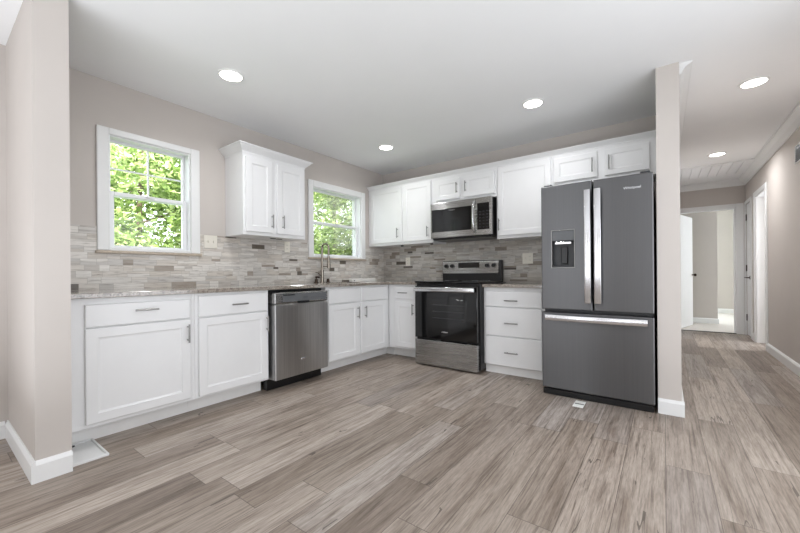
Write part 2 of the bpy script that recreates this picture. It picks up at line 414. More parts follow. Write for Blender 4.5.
# planked strip of the hallway ceiling
b = MB(); x = SX1 + 0.02
while x < XW - 0.10:
    b.box(x, 2.35, H-0.018, min(x+0.099, XW-0.09), 3.10, H-0.001, 0.002); x += 0.106
struct(b.build('ceiling_boards', M['ceiling']), 'narrow white boards on the ceiling at the hallway end', 'ceiling')

# ------------------------------------------------------------------ windows in the left wall
def window(name, hole, label, muntins, tt=0.074):
    y0, y1, z0, z1 = hole
    r = thing(name, label, 'window', (0, 0, 0), kind='structure')
    t = 0.074
    b = MB()                                   # casing on the wall (no casing below: the stone ledge)
    b.box(0, y0-t, z0-0.018, 0.020, y0, z1+tt, 0.004); b.box(0, y1, z0-0.018, 0.020, y1+t, z1+tt, 0.004); b.box(0, y0, z1, 0.020, y1, z1+tt, 0.004)
    b.box(0.0, y0, z0-0.018, 0.014, y1, z0+0.004, 0.002)
    b.build('window_casing', M['trim'], r)
    b = MB(); j = 0.010
    b.box(-0.15, y0, z0, 0.0, y0+j, z1); b.box(-0.15, y1-j, z0, 0.0, y1, z1); b.box(-0.15, y0+j, z1-j, 0.0, y1-j, z1); b.box(-0.15, y0+j, z0, 0.0, y1-j, z0+j)
    b.build('window_frame', M['vinyl'], r)
    zm = z0 + (z1-z0)*0.49
    def sash(nm, xa, xb, za, zb, st, munt):
        b = MB(); Y0, Y1 = y0+j, y1-j
        b.box(xa, Y0, za, xb, Y0+st, zb, 0.003); b.box(xa, Y1-st, za, xb, Y1, zb, 0.003)
        b.box(xa, Y0+st, za, xb, Y1-st, za+st*0.5, 0.003); b.box(xa, Y0+st, zb-st*0.9, xb, Y1-st, zb, 0.003)
        o = b.build(nm, M['vinyl'], r)
        MB().box((xa+xb)/2-0.002, Y0+st, za+st*0.5, (xa+xb)/2+0.002, Y1-st, zb-st*0.9).build('pane', M['glass'], o)
        if munt:
            b = MB(); ym = (Y0+Y1)/2; zc = (za+zb)/2; w = 0.006
            b.box((xa+xb)/2-0.006, ym-w, za+st, (xa+xb)/2+0.006, ym+w, zb-st*0.9); b.box((xa+xb)/2-0.0055, Y0+st, zc-w, (xa+xb)/2+0.0055, Y1-st, zc+w)
            b.build('muntin', M['vinyl'], o)
        return o
    sash('upper_sash', -0.110, -0.080, zm-0.012, z1-j, 0.020, muntins)
    lo = sash('lower_sash', -0.075, -0.045, z0+j, zm+0.022, 0.034, False)
    MB().box(-0.045, (y0+y1)/2-0.03, zm+0.004, -0.030, (y0+y1)/2+0.03, zm+0.020, 0.003).build('sash_lock', M['vinyl'], lo)
    return r
window('window_1', W1, 'left window with a four-pane upper sash, greenery outside', True, 0.048)
window('window_2', W2, 'window above the sink with plain sashes, behind the faucet', False)
for nm, (y0, y1, z0, z1), lb in (('trim_4', W1, 'thin tan stone ledge under the left window'), ('trim_5', W2, 'thin grey-tan stone ledge under the window above the sink')):
    struct(MB().box(0.0005, y0-0.085, z0-0.040, 0.030, y1+0.085, z0-0.019, 0.003).build(nm, M['ledge']), lb, 'window ledge')

# ------------------------------------------------------------------ backsplash (left wall around the windows, back wall)
CT = 0.907          # top of the worktop
BS = 1.368
b = MB(); xs = 0.010
b.box(0.0003, LY1, CT, xs, W1[0]-0.075, BS); b.box(0.0003, W1[0]-0.075, CT, xs, W1[1]+0.075, W1[2]-0.041)
b.box(0.0003, W1[1]+0.075, CT, xs, W2[0]-0.075, BS); b.box(0.0003, W2[0]-0.075, CT, xs, W2[1]+0.075, W2[2]-0.041); b.box(0.0003, W2[1]+0.075, CT, xs, 0, BS)
struct(b.build('wall_backsplash_left', M['tile_left']), 'stone mosaic backsplash under the windows', 'backsplash')
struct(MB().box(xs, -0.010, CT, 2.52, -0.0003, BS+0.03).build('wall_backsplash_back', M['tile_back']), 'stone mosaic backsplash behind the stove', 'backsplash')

# ------------------------------------------------------------------ cabinets
def panel_door(w, h, t=0.02, fr=0.055, rec=0.007, sl=0.012, chamf=0.003):
    """frame-and-panel door: local x 0..w, z 0..h, back at y=0, front at y=-t"""
    b = MB(); bm = b.bm
    def ring(x0, z0, x1, z1, y): return [bm.verts.new(p) for p in ((x0, y, z0), (x1, y, z0), (x1, y, z1), (x0, y, z1))]
    rs = [ring(0, 0, w, h, 0), ring(0, 0, w, h, -t+chamf), ring(chamf, chamf, w-chamf, h-chamf, -t)]
    if fr > 0:
        rs += [ring(fr, fr, w-fr, h-fr, -t), ring(fr+0.002, fr+0.002, w-fr-0.002, h-fr-0.002, -t+rec*0.55), ring(fr+sl, fr+sl, w-fr-sl, h-fr-sl, -t+rec)]
    for a, c in zip(rs, rs[1:]):
        for k in range(4): bm.faces.new((a[k], a[(k+1) % 4], c[(k+1) % 4], c[k]))
    bm.faces.new(rs[0][::-1]); bm.faces.new(rs[-1])
    return b

def handle(parent, x, z, vertical, length=0.128, y=-0.02):
    b = MB(); s = length/2; yo = y-0.030
    if vertical:
        b.cyl((x, yo, z-s), (x, yo, z+s), 0.0058, seg=12)
        for k in (-1, 1): b.cyl((x, y+0.0005, z+k*s*0.72), (x, yo, z+k*s*0.72), 0.0045, seg=10)
    else:
        b.cyl((x-s, yo, z), (x+s, yo, z), 0.0058, seg=12)
        for k in (-1, 1): b.cyl((x+k*s*0.72, y+0.0005, z), (x+k*s*0.72, yo, z), 0.0045, seg=10)
    return b.build('handle', M['nickel'], parent, smooth=True)

def door(root, x0, x1, z0, z1, D, hx=None, hz=None, fr=0.055, name='door', hl=0.128):
    o = panel_door(x1-x0, z1-z0, fr=fr).build(name, M['cab'], root, loc=(x0, -D-0.0008, z0))
    if hx is not None: handle(o, hx-x0, hz-z0, True, hl)
    return o
def drawer(root, x0, x1, z0, z1, D, hx=None, hz=None, name='drawer'):
    o = panel_door(x1-x0, z1-z0, fr=0, chamf=0.004).build(name, M['cab'], root, loc=(x0, -D-0.0008, z0))
    if hx is not None: handle(o, hx-x0, hz-z0, False)
    return o
def base_body(root, W_, D, zb=0.115, zt=0.876, recess=0.12, ext=0.0, run=0.0):
    b = MB(); w = 0.018
    b.box(0, -D, zb, w, 0, zt, 0.0015); b.box(W_-w, -D, zb, W_, 0, zt, 0.0015); b.box(w, -D, zb, W_-w, -D+0.02, zt, 0.0015); b.box(w, -0.012, zb, W_-w, 0, zt); b.box(w, -D+0.02, zb, W_-w, -0.012, zb+w)
    b.build('body', M['cab'], root)
    b = MB().box(-ext, -D+recess, 0, W_+run, -D+recess+0.015, zb)
    if run: b.box(W_+run-0.015, -D, 0, W_+run, -D+recess, zb)
    b.build('toe_kick', M['toe'], root)

LD = 0.608
Lc = dict(rz=PI/2)
# left run; local x = world y - origin, front faces +x
def left_base(label, y0, y1, group=None, run=0.0):
    r = thing('base_cabinet', label, 'cabinet', (0.002, y0, 0), PI/2, group); base_body(r, y1-y0, LD, run=run); return r, y0
r, o = left_base('white base cabinet, drawer over one door, nearest the left wall end', -3.617, -2.912, 'base cabinets under the worktop')
drawer(r, -3.517-o, -2.947-o, 0.705, 0.838, LD, -3.216-o, 0.789)
door(r, -3.517-o, -2.947-o, 0.140, 0.697, LD, -2.967-o, 0.600)
r, o = left_base('white base cabinet, drawer over one door, directly left of the dishwasher', -2.911, -2.318, 'base cabinets under the worktop')
drawer(r, -2.888-o, -2.334-o, 0.705, 0.855, LD, -2.590-o, 0.779)
door(r, -2.888-o, -2.334-o, 0.132, 0.695, LD, -2.345-o-0.004, 0.597)
r, o = left_base('white double-door sink base cabinet under the faucet, right of the dishwasher', -1.676, -0.664, 'base cabinets under the worktop', 0.122)
drawer(r, -1.650-o, -1.222-o, 0.707, 0.852, LD, name='false_front'); drawer(r, -1.176-o, -0.722-o, 0.707, 0.852, LD, name='false_front')
door(r, -1.650-o, -1.222-o, 0.132, 0.695, LD, -1.240-o, 0.588); door(r, -1.176-o, -0.722-o, 0.132, 0.695, LD, -1.120-o, 0.588)
# back run
BD = 0.660
def back_base(label, x0, x1, zb=0.115, rec=0.12, zt=0.876, ext=0.0):
    r = thing('base_cabinet', label, 'cabinet', (x0, -0.002, 0), 0, 'base cabinets under the worktop'); base_body(r, x1-x0, BD, zb, zt, rec, ext); return r, x0
r, o = back_base('narrow white base cabinet in the corner, directly left of the stove', 0.612, 1.062, ext=0.003)
drawer(r, 0.722-o, 1.012-o, 0.707, 0.852, BD, 0.850-o, 0.780)
door(r, 0.722-o, 1.012-o, 0.140, 0.672, BD, 0.988-o, 0.590)
r, o = back_base('white three-drawer base cabinet between the stove and the refrigerator', 1.8440, 2.445, 0.088, 0.04, 0.862)
for z0, z1, hz in ((0.674, 0.826, 0.736), (0.386, 0.664, 0.517), (0.094, 0.376, 0.230)):
    drawer(r, 1.866-o, 2.415-o, z0, z1, BD, 2.136-o, hz)

# worktops
SKY0, SKY1 = -1.52, -0.86          # sink cut-out
b = MB()
XO = 0.648; YO = -0.700; z0, z1 = 0.8765, CT
b.box(0.0, LY1+0.001, z0, XO, SKY0, z1, 0.003); b.box(0.0, SKY0, z0, 0.145, SKY1, z1, 0.003); b.box(0.560, SKY0, z0, XO, SKY1, z1, 0.003)
b.box(0.0, SKY1, z0, XO, YO, z1, 0.003); b.box(0.0, YO, z0, 1.040, -0.0003, z1, 0.003)
tag(b.build('worktop', M['granite']), 'long L-shaped speckled granite worktop with the sink, left of the stove', 'worktop')
tag(MB().box(1.8435, YO-0.01, z0-0.014, 2.47, -0.0003, z1-0.014, 0.003).build('worktop', M['granite']), 'short speckled granite worktop over the drawers right of the stove', 'worktop')
# sink bowl
r = thing('kitchen_sink', 'steel undermount sink bowl set in the worktop below the window', 'sink', (0.352, -1.19, 0.68))
b = MB(); bm = b.bm; hx, hy, d = 0.215, 0.337, 0.196
b.box(-hx, -hy, 0, hx, hy, 0.004); b.box(-hx, -hy, 0, -hx+0.004, hy, d); b.box(hx-0.004, -hy, 0, hx, hy, d); b.box(-hx, -hy, 0, hx, -hy+0.004, d); b.box(-hx, hy-0.004, 0, hx, hy, d)
b.build('bowl', M['steel'], r)
MB().cyl((0, 0, 0.004), (0, 0, 0.008), 0.045).build('drain', M['chrome'], r)

# upper cabinets
def upper_body(root, W_, D, z0, z1): MB().box(0, -D, z0, W_, 0, z1, 0.0015).build('body', M['cab'], root)
UD = 0.305
r = thing('wall_cabinet', 'white double-door wall cabinet alone between the two windows', 'cabinet', (0.001, -2.362, 0), PI/2)
o = -2.362; Wd = 0.684
upper_body(r, Wd, UD, 1.368, 2.115)
door(r, -2.340-o, -2.072-o, 1.400, 2.072, UD, -2.086-o, 1.508); door(r, -2.022-o, -1.702-o, 1.400, 2.072, UD, -1.966-o, 1.514)
def cab_crown_prof(s=0.062, h=0.072): return [(-0.02, 0), (0.004, 0), (0.006, 0.014), (0.016, 0.022), (s*0.72, h-0.022), (s*0.82, h-0.010), (s, h-0.008), (s, h), (-0.02, h)]
b = MB(); s = 0.0
def mit(u, v, pt, n): return Vector((pt[0]+n[0]*u, pt[1]+n[1]*u, 2.103+v))
b.prism(cab_crown_prof(), [lambda u, v: mit(u, v, (0, 0), (-1, 0)), lambda u, v: mit(u, v, (0, -UD), (-1, -1)), lambda u, v: mit(u, v, (Wd, -UD), (1, -1)), lambda u, v: mit(u, v, (Wd, 0), (1, 0))])
b.box(0, -UD, 2.115, Wd, 0, 2.17)
b.build('crown', M['cab'], r)
for x in (0.36, 0.43): MB().box(x, -0.20, 1.362, x+0.05, -0.17, 1.3675, 0.001).build('light_clip', M['black'], r)

UDB = 0.325
def upper(label, x0, x1, z0, z1=2.158):
    r = thing('wall_cabinet', label, 'cabinet', (x0, -0.001, 0), 0, 'wall cabinets along the back wall'); upper_body(r, x1-x0, UDB, z0, z1); return r, x0
r, o = upper('white double-door wall cabinet in the corner, left of the microwave', 0.002, 1.048, 1.385)
door(r, 0.052-o, 0.586-o, 1.418, 2.140, UDB, 0.522-o, 1.538); door(r, 0.606-o, 1.026-o, 1.418, 2.140, UDB, 0.984-o, 1.524)
for x in (0.49, 0.95): MB().box(x, -0.24, 1.368, x+0.03, -0.22, 1.3845, 0.001).build('light_clip', M['black'], r)
r, o = upper('short white double-door wall cabinet directly above the microwave', 1.049, 1.856, 1.842)
door(r, 1.100-o, 1.418-o, 1.880, 2.118, UDB, 1.388-o, 2.000, 0.05, hl=0.12); door(r, 1.474-o, 1.838-o, 1.880, 2.118, UDB, 1.500-o, 2.000, 0.05, hl=0.12)
r, o = upper('tall white single-door wall cabinet between the microwave and the refrigerator', 1.857, 2.436, 1.375)
door(r, 1.876-o, 2.420-o, 1.408, 2.142, UDB, 1.886-o+0.006, 1.525)
r, o = upper('short white double-door wall cabinet above the refrigerator', 2.437, 3.279, 1.842)
door(r, 2.452-o, 2.828-o, 1.890, 2.125, UDB, 2.790-o, 2.000, 0.05, hl=0.13); door(r, 2.892-o, 3.228-o, 1.890, 2.125, UDB, 2.925-o, 2.000, 0.05, hl=0.13)
b = MB(); b.prism([(-0.02, 0), (0.003, 0), (0.004, 0.010), (0.012, 0.018), (0.030, 0.034), (0.036, 0.040), (0.045, 0.042), (0.045, 0.048), (-0.02, 0.048)],
                  [lambda u, v, x=x: Vector((x, -0.001-UDB-u, 2.1590+v)) for x in (0.002, 3.279)])
b.box(0.002, -0.30, 2.160, 3.279, -0.001, 2.200)
tag(b.build('cabinet_crown', M['cab']), 'long white crown strip on top of the back wall cabinets', 'moulding')

# ------------------------------------------------------------------ dishwasher
r = thing('dishwasher', 'stainless dishwasher under the worktop between white base cabinets', 'dishwasher', (0.002, -2.310, 0), PI/2)
Wd = 0.626
MB().box(0.004, -0.56, 0.10, Wd-0.004, -0.02, 0.868).build('body', M['black'], r)
MB().box(0.012, -0.676, 0.104, Wd-0.022, -0.561, 0.748, 0.008, 3).build('door', M['steel_v'], r)
c = MB().box(0.012, -0.674, 0.752, Wd-0.022, -0.561, 0.850, 0.008, 2).build('control_panel', M['steel'], r)
MB().box(0.09, -0.6755, 0.768, Wd-0.045, -0.6735, 0.836, 0.0005).build('display_strip', M['midgrey'], c)
MB().box(0.095, -0.677, 0.822, 0.215, -0.6752, 0.832).build('indicator_window', M['black'], c)
MB().box(0.245, -0.680, 0.752, 0.375, -0.6765, 0.770, 0.004, 2).build('pocket_handle', M['black'], r)
text_mesh('lettering', 'Whirlpool', 0.012, M['darkgrey'], c, (0.33, -0.6762, 0.800), (PI/2, 0, 0))
for k in range(8): MB().box(0.40+0.02*k, -0.6765, 0.792, 0.408+0.02*k, -0.6752, 0.796).build('button', M['darkgrey'], c)
q = MB().sph((0.305, -0.6765, 0.245), 0.026, (1.0, 0.1, 0.42)).build('badge', M['chrome'], r, True)
MB().box(0.012, -0.555, 0.002, Wd-0.012, -0.50, 0.10).build('toe_panel', M['black'], r)

# ------------------------------------------------------------------ range
r = thing('electric_range', 'freestanding black and stainless electric range with glass cooktop', 'stove', (1.080, -0.012, 0))
Wd = 0.762
MB().box(0, -0.735, 0.03, Wd, -0.004, 0.898, 0.003).build('body', M['black'], r)
MB().box(0.002, -0.775, 0.9, Wd-0.002, -0.10, 0.921, 0.006, 2).build('cooktop', M['blackglass'], r)
for (x, y, rad) in ((0.2, -0.56, 0.10), (0.57, -0.56, 0.085), (0.2, -0.28, 0.075), (0.57, -0.28, 0.10)):
    MB().tube([(x+rad*math.cos(a*PI/24), y+rad*math.sin(a*PI/24), 0.9212) for a in range(49)], 0.0008, 6).build('burner_ring', M['midgrey'], r)
d = MB().box(0.012, -0.790, 0.305, Wd-0.012, -0.736, 0.872, 0.006, 2).build('oven_door', M['blackglass'], r)
MB().box(0.150, -0.7912, 0.430, 0.640, -0.7895, 0.730, 0.0005).build('oven_window', M['winglass'], d)
b = MB()
for zz in (0.53, 0.60, 0.67): b.box(0.24, -0.7922, zz, 0.61, -0.7913, zz+0.003)
b.build('oven_rack', M['rack'], d)
b = MB(); b.box(0.024, -0.842, 0.812, Wd-0.024, -0.818, 0.858, 0.008, 3)
for x in (0.05, Wd-0.075): b.box(x, -0.82, 0.822, x+0.025, -0.7885, 0.848, 0.003)
b.build('door_handle', M['chrome'], d, True)
MB().sph((0.385, -0.7915, 0.385), 0.04, (1, 0.05, 0.2)).build('badge', M['chrome'], d, True)
MB().box(0.012, -0.792, 0.016, Wd-0.012, -0.736, 0.286, 0.006, 2).build('storage_drawer', M['steel'], r)
for x in (0.06, Wd-0.06):
    for y in (-0.66, -0.1): MB().cyl((x, y, 0.0), (x, y, 0.031), 0.018).build('foot', M['black'], r)
g = MB().box(-0.035, -0.085, 0.9, Wd-0.030, -0.004, 1.158, 0.006, 2).build('backguard', M['black'], r)
MB().prism([(-0.105, 1.004), (-0.092, 1.150), (-0.08, 1.150), (-0.08, 1.004)], [lambda u, v, x=x: Vector((x, u, v)) for x in (-0.025, Wd-0.056)]).build('control_face', M['steel'], g)
def yface(z): return -0.105 + (z-1.004)/(1.150-1.004)*0.013
MB().box(0.195, yface(1.10)-0.006, 1.070, 0.470, yface(1.10)+0.012, 1.134, 0.001).build('clock_display', M['blackglass'], g)
for x in (0.030, 0.112, 0.572, 0.652):
    k = MB().cyl((x, yface(1.095)+0.002, 1.095), (x, yface(1.095)-0.026, 1.095), 0.026, 0.021).build('knob', M['black'], g, True)
    MB().box(x-0.004, yface(1.095)-0.032, 1.076, x+0.004, yface(1.095)-0.024, 1.114, 0.001).build('grip', M['black'], k)

# ------------------------------------------------------------------ microwave
r = thing('microwave', 'stainless over-the-range microwave hung below the short wall cabinet', 'microwave', (1.072, -0.012, 1.400))
Wd, Ht = 0.764, 0.438
MB().box(0.004, -0.375, 0.012, Wd-0.002, 0.0, Ht, 0.003).build('body', M['black'], r)
MB().box(0.02, -0.385, 0.0, Wd-0.02, -0.02, 0.014, 0.003).build('vent_grille', M['black'], r)
d = MB().box(0.0, -0.412, 0.022, 0.578, -0.376, Ht-0.002, 0.006, 2).build('door', M['steel'], r)
MB().box(0.018, -0.414, 0.092, 0.530, -0.4115, 0.358, 0.012, 2).build('window', M['blackglass'], d)
MB().box(0.07, -0.4152, 0.115, 0.50, -0.4138, 0.318, 0.0005).build('window_screen', M['winglass'], d)
text_mesh('lettering', 'Whirlpool', 0.018, M['chrome'], d, (0.285, -0.4146, 0.336), (PI/2, 0, 0))
b = MB(); pts = [(0.566, -0.412-0.044*math.sin(PI*k/14)**0.6 if 0 < k < 14 else -0.410, 0.062+0.336*k/14) for k in range(15)]
b.tube(pts, 0.013, 12); b.build('handle', M['chrome'], d, True)
c = MB().box(0.580, -0.412, 0.022, Wd, -0.376, Ht-0.002, 0.006, 2).build('control_panel', M['steel'], r)
MB().box(0.598, -0.414, 0.082, Wd-0.026, -0.4115, 0.372, 0.006, 2).build('keypad', M['blackglass'], c)
for i in range(6):
    for k in range(3): MB().box(0.622+0.042*k, -0.4148, 0.105+0.034*i, 0.640+0.042*k, -0.4139, 0.113+0.034*i).build('key', M['darkgrey'], c)
MB().box(0.625, -0.4148, 0.325, 0.715, -0.4139, 0.348).build('clock_display', M['winglass'], c)

# ------------------------------------------------------------------ refrigerator
r = thing('refrigerator', 'grey stainless french-door refrigerator with water dispenser and bottom freezer', 'refrigerator', (2.498, -0.115, 0))
Wd = 0.767
FY = -0.880       # door front in local y (world -0.98)
MB().box(0.004, -0.80, 0.03, Wd-0.004, 0, 1.700, 0.004).build('body', M['darkgrey'], r)
b = MB()
# left door with a hole for the dispenser
dx0, dx1, dz0, dz1 = 0.083, 0.252, 1.045, 1.345
def holed_plate(x0, x1, z0, z1, h0, h1, k0, k1, yf, yb, ch=0.008):
    b = MB(); bm = b.bm
    def ring(xa, xb, za, zb, y): return [bm.verts.new(q) for q in ((xa, y, za), (xb, y, za), (xb, y, zb), (xa, y, zb))]
    rs = [ring(h0, h1, k0, k1, yb), ring(x0, x1, z0, z1, yb), ring(x0, x1, z0, z1, yf+ch), ring(x0+ch*0.3, x1-ch*0.3, z0+ch*0.3, z1-ch*0.3, yf+ch*0.3), ring(x0+ch, x1-ch, z0+ch, z1-ch, yf), ring(h0, h1, k0, k1, yf)]
    for p, q in zip(rs, rs[1:] + rs[:1]):
        for k in range(4): bm.faces.new((p[k], p[(k+1) % 4], q[(k+1) % 4], q[k]))
    return b
dl = holed_plate(0.0, 0.378, 0.704, 1.716, dx0, dx1, dz0, dz1, FY, -0.803).build('door', M['slate'], r)
dp = MB().box(dx0, -0.825, dz0, dx1, -0.803, dz1).build('dispenser_back', M['darkgrey'], dl)
b = MB(); w = 0.005
b.box(dx0-w, FY-0.004, dz0-w, dx0+0.002, FY+0.002, dz1+w, 0.002); b.box(dx1-0.002, FY-0.004, dz0-w, dx1+w, FY+0.002, dz1+w, 0.002)
b.box(dx0, FY-0.004, dz0-w, dx1, FY+0.002, dz0+0.002, 0.002); b.box(dx0, FY-0.004, dz1-0.002, dx1, FY+0.002, dz1+w, 0.002)
b.build('dispenser_trim', M['nickel'], dl)
MB().box(dx0+0.002, FY+0.002, 1.262, dx1-0.002, -0.826, dz1-0.003, 0.002).build('dispenser_panel', M['midgrey'], dl)
MB().box(dx0+0.024, FY-0.006, 1.232, dx1-0.020, -0.83, 1.252, 0.003).build('dispenser_lever', M['chrome'], dl)
MB().box(dx0+0.066, -0.850, 1.075, dx1-0.056, -0.826, 1.215, 0.004).build('dispenser_paddle', M['black'], dl)
MB().box(dx0+0.002, FY+0.004, dz0+0.003, dx1-0.002, -0.826, dz0+0.016, 0.002).build('drip_tray', M['darkgrey'], dl)
dr = MB().box(0.387, FY, 0.704, Wd, -0.803, 1.716, 0.008, 2).build('door', M['slate'], r)
def fhandle(par, x0, x1, z0, z1):
    b = MB(); b.box(x0, FY-0.056, z0, x1, FY-0.036, z1, 0.006, 2)
    for z in (z0+0.015, z1-0.055): b.box(x0+0.006, FY-0.04, z, x1-0.006, FY-0.0005, z+0.04, 0.003)
    b.build('handle', M['chrome'], par, True)
fhandle(dl, 0.329, 0.374, 0.765, 1.640); fhandle(dr, 0.396, 0.444, 0.765, 1.640)
text_mesh('lettering', 'Whirlpool', 0.026, M['chrome'], dr, (0.640, FY-0.0008, 1.620), (PI/2, 0, 0))
fz = MB().box(0.0, FY, 0.056, Wd, -0.803, 0.680, 0.008, 2).build('freezer_drawer', M['slate'], r)
b = MB(); n = 16
for i in range(1): pass
prof = [(-0.010, -0.022), (0.008, -0.022), (0.010, -0.018), (0.010, 0.018), (0.008, 0.022), (-0.010, 0.022), (-0.012, 0.018), (-0.012, -0.018)]
b.prism(prof, [lambda u, v, k=k: Vector((0.038+0.690*k/n, FY-0.040-0.022*math.sin(PI*k/n)-u, 0.642-0.002*k/n*0+v)) for k in range(n+1)])
for x in (0.045, 0.695): b.box(x, FY-0.036, 0.627, x+0.028, FY-0.0005, 0.657, 0.003)
b.build('freezer_handle', M['chrome'], fz, True)
MB().box(0.006, FY+0.004, 0.004, Wd-0.006, -0.79, 0.050, 0.004).build('base_grille', M['black'], r)
for x in (0.05, Wd-0.05):
    MB().cyl((x-0.015, FY+0.12, 0.022), (x+0.015, FY+0.12, 0.022), 0.022).build('roller', M['black'], r)
    MB().cyl((x-0.015, -0.12, 0.0225), (x+0.015, -0.12, 0.0225), 0.0225).build('roller', M['black'], r)
    MB().box(x-0.03, FY+0.02, 1.7165, x+0.03, -0.74, 1.732, 0.004).build('hinge_cover', M['darkgrey'], r)

# ------------------------------------------------------------------ faucet and things at the sink
r = thing('kitchen_faucet', 'tall brushed gooseneck pull-down faucet rising in front of the window', 'faucet', (0.085, -1.255, CT))
b = MB(); b.cyl((0, 0, 0), (0, 0, 0.012), 0.030, 0.028); b.cyl((0, 0, 0.012), (0, 0, 0.15), 0.021, 0.019); b.build('base', M['faucet'], r, True)
pts = [(0, 0, 0.14+0.05*k) for k in range(6)]
cx_, cz_, R_ = 0.050, 0.405, 0.050
pts += [(cx_-R_*math.cos(a), 0.12*(cx_-R_*math.cos(a)), cz_+R_*math.sin(a)) for a in [PI*k/16 for k in range(17)]]
pts += [(0.100, 0.012, 0.405-0.03*k) for k in range(1, 4)]
b = MB(); b.tube(pts, 0.0115, 14); b.build('spout', M['faucet'], r, True)
b = MB(); b.cyl((0.100, 0.012, 0.31), (0.100, 0.012, 0.29), 0.014); b.cyl((0.100, 0.012, 0.29), (0.100, 0.012, 0.17), 0.016, 0.020); b.build('spray_head', M['faucet'], r, True)
b = MB(); b.tube([(0.0, 0.0, 0.19), (0.05, 0.006, 0.19), (0.100, 0.012, 0.19)], 0.006, 8); b.build('docking_arm', M['faucet'], r, True)
b = MB(); b.cyl((0, -0.015, 0.09), (0, -0.045, 0.09), 0.014); b.tube([(0, -0.04, 0.09), (0.01, -0.075, 0.115), (0.015, -0.11, 0.12)], [0.007, 0.006, 0.005], 8); b.build('handle', M['faucet'], r, True)
r = thing('soap_pump', 'small dark bronze fitting with a spout, just left of the faucet base', 'sink fitting', (0.085, -1.345, CT))
b = MB(); b.cyl((0, 0, 0), (0, 0, 0.010), 0.026); b.cyl((0, 0, 0.010), (0, 0, 0.045), 0.018, 0.015); b.build('base', M['bronze'], r, True)
b = MB(); b.cyl((0, 0, 0.045), (0, 0, 0.066), 0.008); b.tube([(-0.005, 0, 0.066), (0.03, 0, 0.068), (0.06, 0, 0.058)], [0.012, 0.010, 0.006], 10); b.build('pump', M['bronze'], r, True)
r = thing('sink_cap', 'small dark round-capped fitting, just right of the faucet base', 'sink fitting', (0.085, -1.165, CT))
b = MB(); b.cyl((0, 0, 0), (0, 0, 0.008), 0.027); b.cyl((0, 0, 0.008), (0, 0, 0.040), 0.020, 0.017); b.build('base', M['bronze'], r, True)
MB().sph((0, 0, 0.040), 0.0175, (1, 1, 0.5)).build('cap', M['bronze'], r, True)
r = thing('flat_box', 'long flat cream box lying on the worktop below the sink window', 'box', (0.075, -0.80, CT))
MB().box(0.0, 0, 0, 0.055, 0.46, 0.040, 0.003).build('box_body', M['cream'], r)
MB().box(0.0552, 0.03, 0.010, 0.0562, 0.05, 0.020).build('dark_dot', M['black'], r)

# ------------------------------------------------------------------ switches and outlets
def plate(name, label, cat, loc, rz, w, h, kind, mat):
    r = thing(name, label, cat, loc, rz, 'wall plates on the backsplash')
    MB().box(-w/2, -0.006, -h/2, w/2, 0, h/2, 0.003, 2).build('cover_plate', mat, r)
    n = max(1, round(w/0.055)) if w > 0.09 else 1
    for i in range(n):
        x = (i-(n-1)/2)*0.046
        if kind[i % len(kind)] == 's':
            MB().box(x-0.005, -0.014, -0.010, x+0.005, -0.0055, 0.012, 0.002).build('toggle', mat, r)
        else:
            for z in (-0.02, 0.02):
                s = MB().box(x-0.015, -0.008, z-0.014, x+0.015, -0.0055, z+0.014, 0.004, 2).build('socket', mat, r)
                for k in (-1, 1): MB().box(x+k*0.006-0.001, -0.0084, z-0.004, x+k*0.006+0.001, -0.0079, z+0.005).build('slot', M['darkgrey'], s)
    return r
plate('switch_plate', 'wide cream switch plate right of the left window', 'switch', (0.0101, -2.505, 1.309), PI/2, 0.118, 0.118, 'ss', M['ivory'])
plate('outlet', 'cream outlet plate beneath the wall cabinet between the windows', 'outlet', (0.0101, -1.688, 1.306), PI/2, 0.072, 0.118, 'o', M['ivory'])
plate('outlet', 'pale outlet plate on the backsplash left of the stove', 'outlet', (0.445, -0.0101, 1.170), 0, 0.075, 0.118, 'o', M['ivory'])
plate('outlet', 'wide cream plate on the backsplash between stove and refrigerator', 'outlet', (2.090, -0.0101, 1.166), 0, 0.116, 0.120, 'so', M['ivory'])

# ------------------------------------------------------------------ ceiling lights
LIGHTS = [((0.800, -2.730), 'round recessed ceiling light nearest the left window'), ((0.767, -0.888), 'round recessed ceiling light over the sink corner'),
          ((2.427, -0.949), 'round recessed ceiling light in front of the refrigerator'), ((3.887, -0.259), 'round recessed ceiling light at the hallway entrance'),
          ((3.857, 1.815), 'round recessed ceiling light deep in the hallway')]
for (x, y), lb in LIGHTS:
    r = thing('recessed_light', lb, 'ceiling light', (x, y, H), 0, 'recessed ceiling lights')
    b = MB(); n = 40
    rings = [[b.bm.verts.new((rr*math.cos(2*PI*k/n), rr*math.sin(2*PI*k/n), zz)) for k in range(n)] for rr, zz in ((0.088, -0.0005), (0.086, -0.007), (0.074, -0.010), (0.072, -0.0005))]
    for a, c in zip(rings, rings[1:] + rings[:1]):
        for k in range(n): b.bm.faces.new((a[k], a[(k+1) % n], c[(k+1) % n], c[k]))
    b.build('trim_ring', M['whiteplastic'], r, True)
    MB().cyl((0, 0, -0.0008), (0, 0, -0.0065), 0.0715, seg=40).build('lens', M['lamp'], r)
    d = bpy.data.lights.new('lamp', 'AREA'); d.shape = 'DISK'; d.size = 0.15; d.energy = LAMP_W * (2.1 if x > SX1 else 1.0); d.spread = 2.8 if x > SX1 else 2.6; d.color = (0.97, 0.98, 1.0)
    l = bpy.data.objects.new('lamp', d); COL.objects.link(l); l.parent = r; l.location = (0, 0, -0.012)

# ------------------------------------------------------------------ doors at the hallway end
def casing_y(b, x, n, y0, y1, zt, w=0.062, t=0.018):
    xa, xb = x, x+n*t
    b.box(xa, y0-w, 0, xb, y0, zt+w, 0.004); b.box(xa, y1, 0, xb, y1+w, zt+w, 0.004); b.box(xa, y0, zt, xb, y1, zt+w, 0.004)
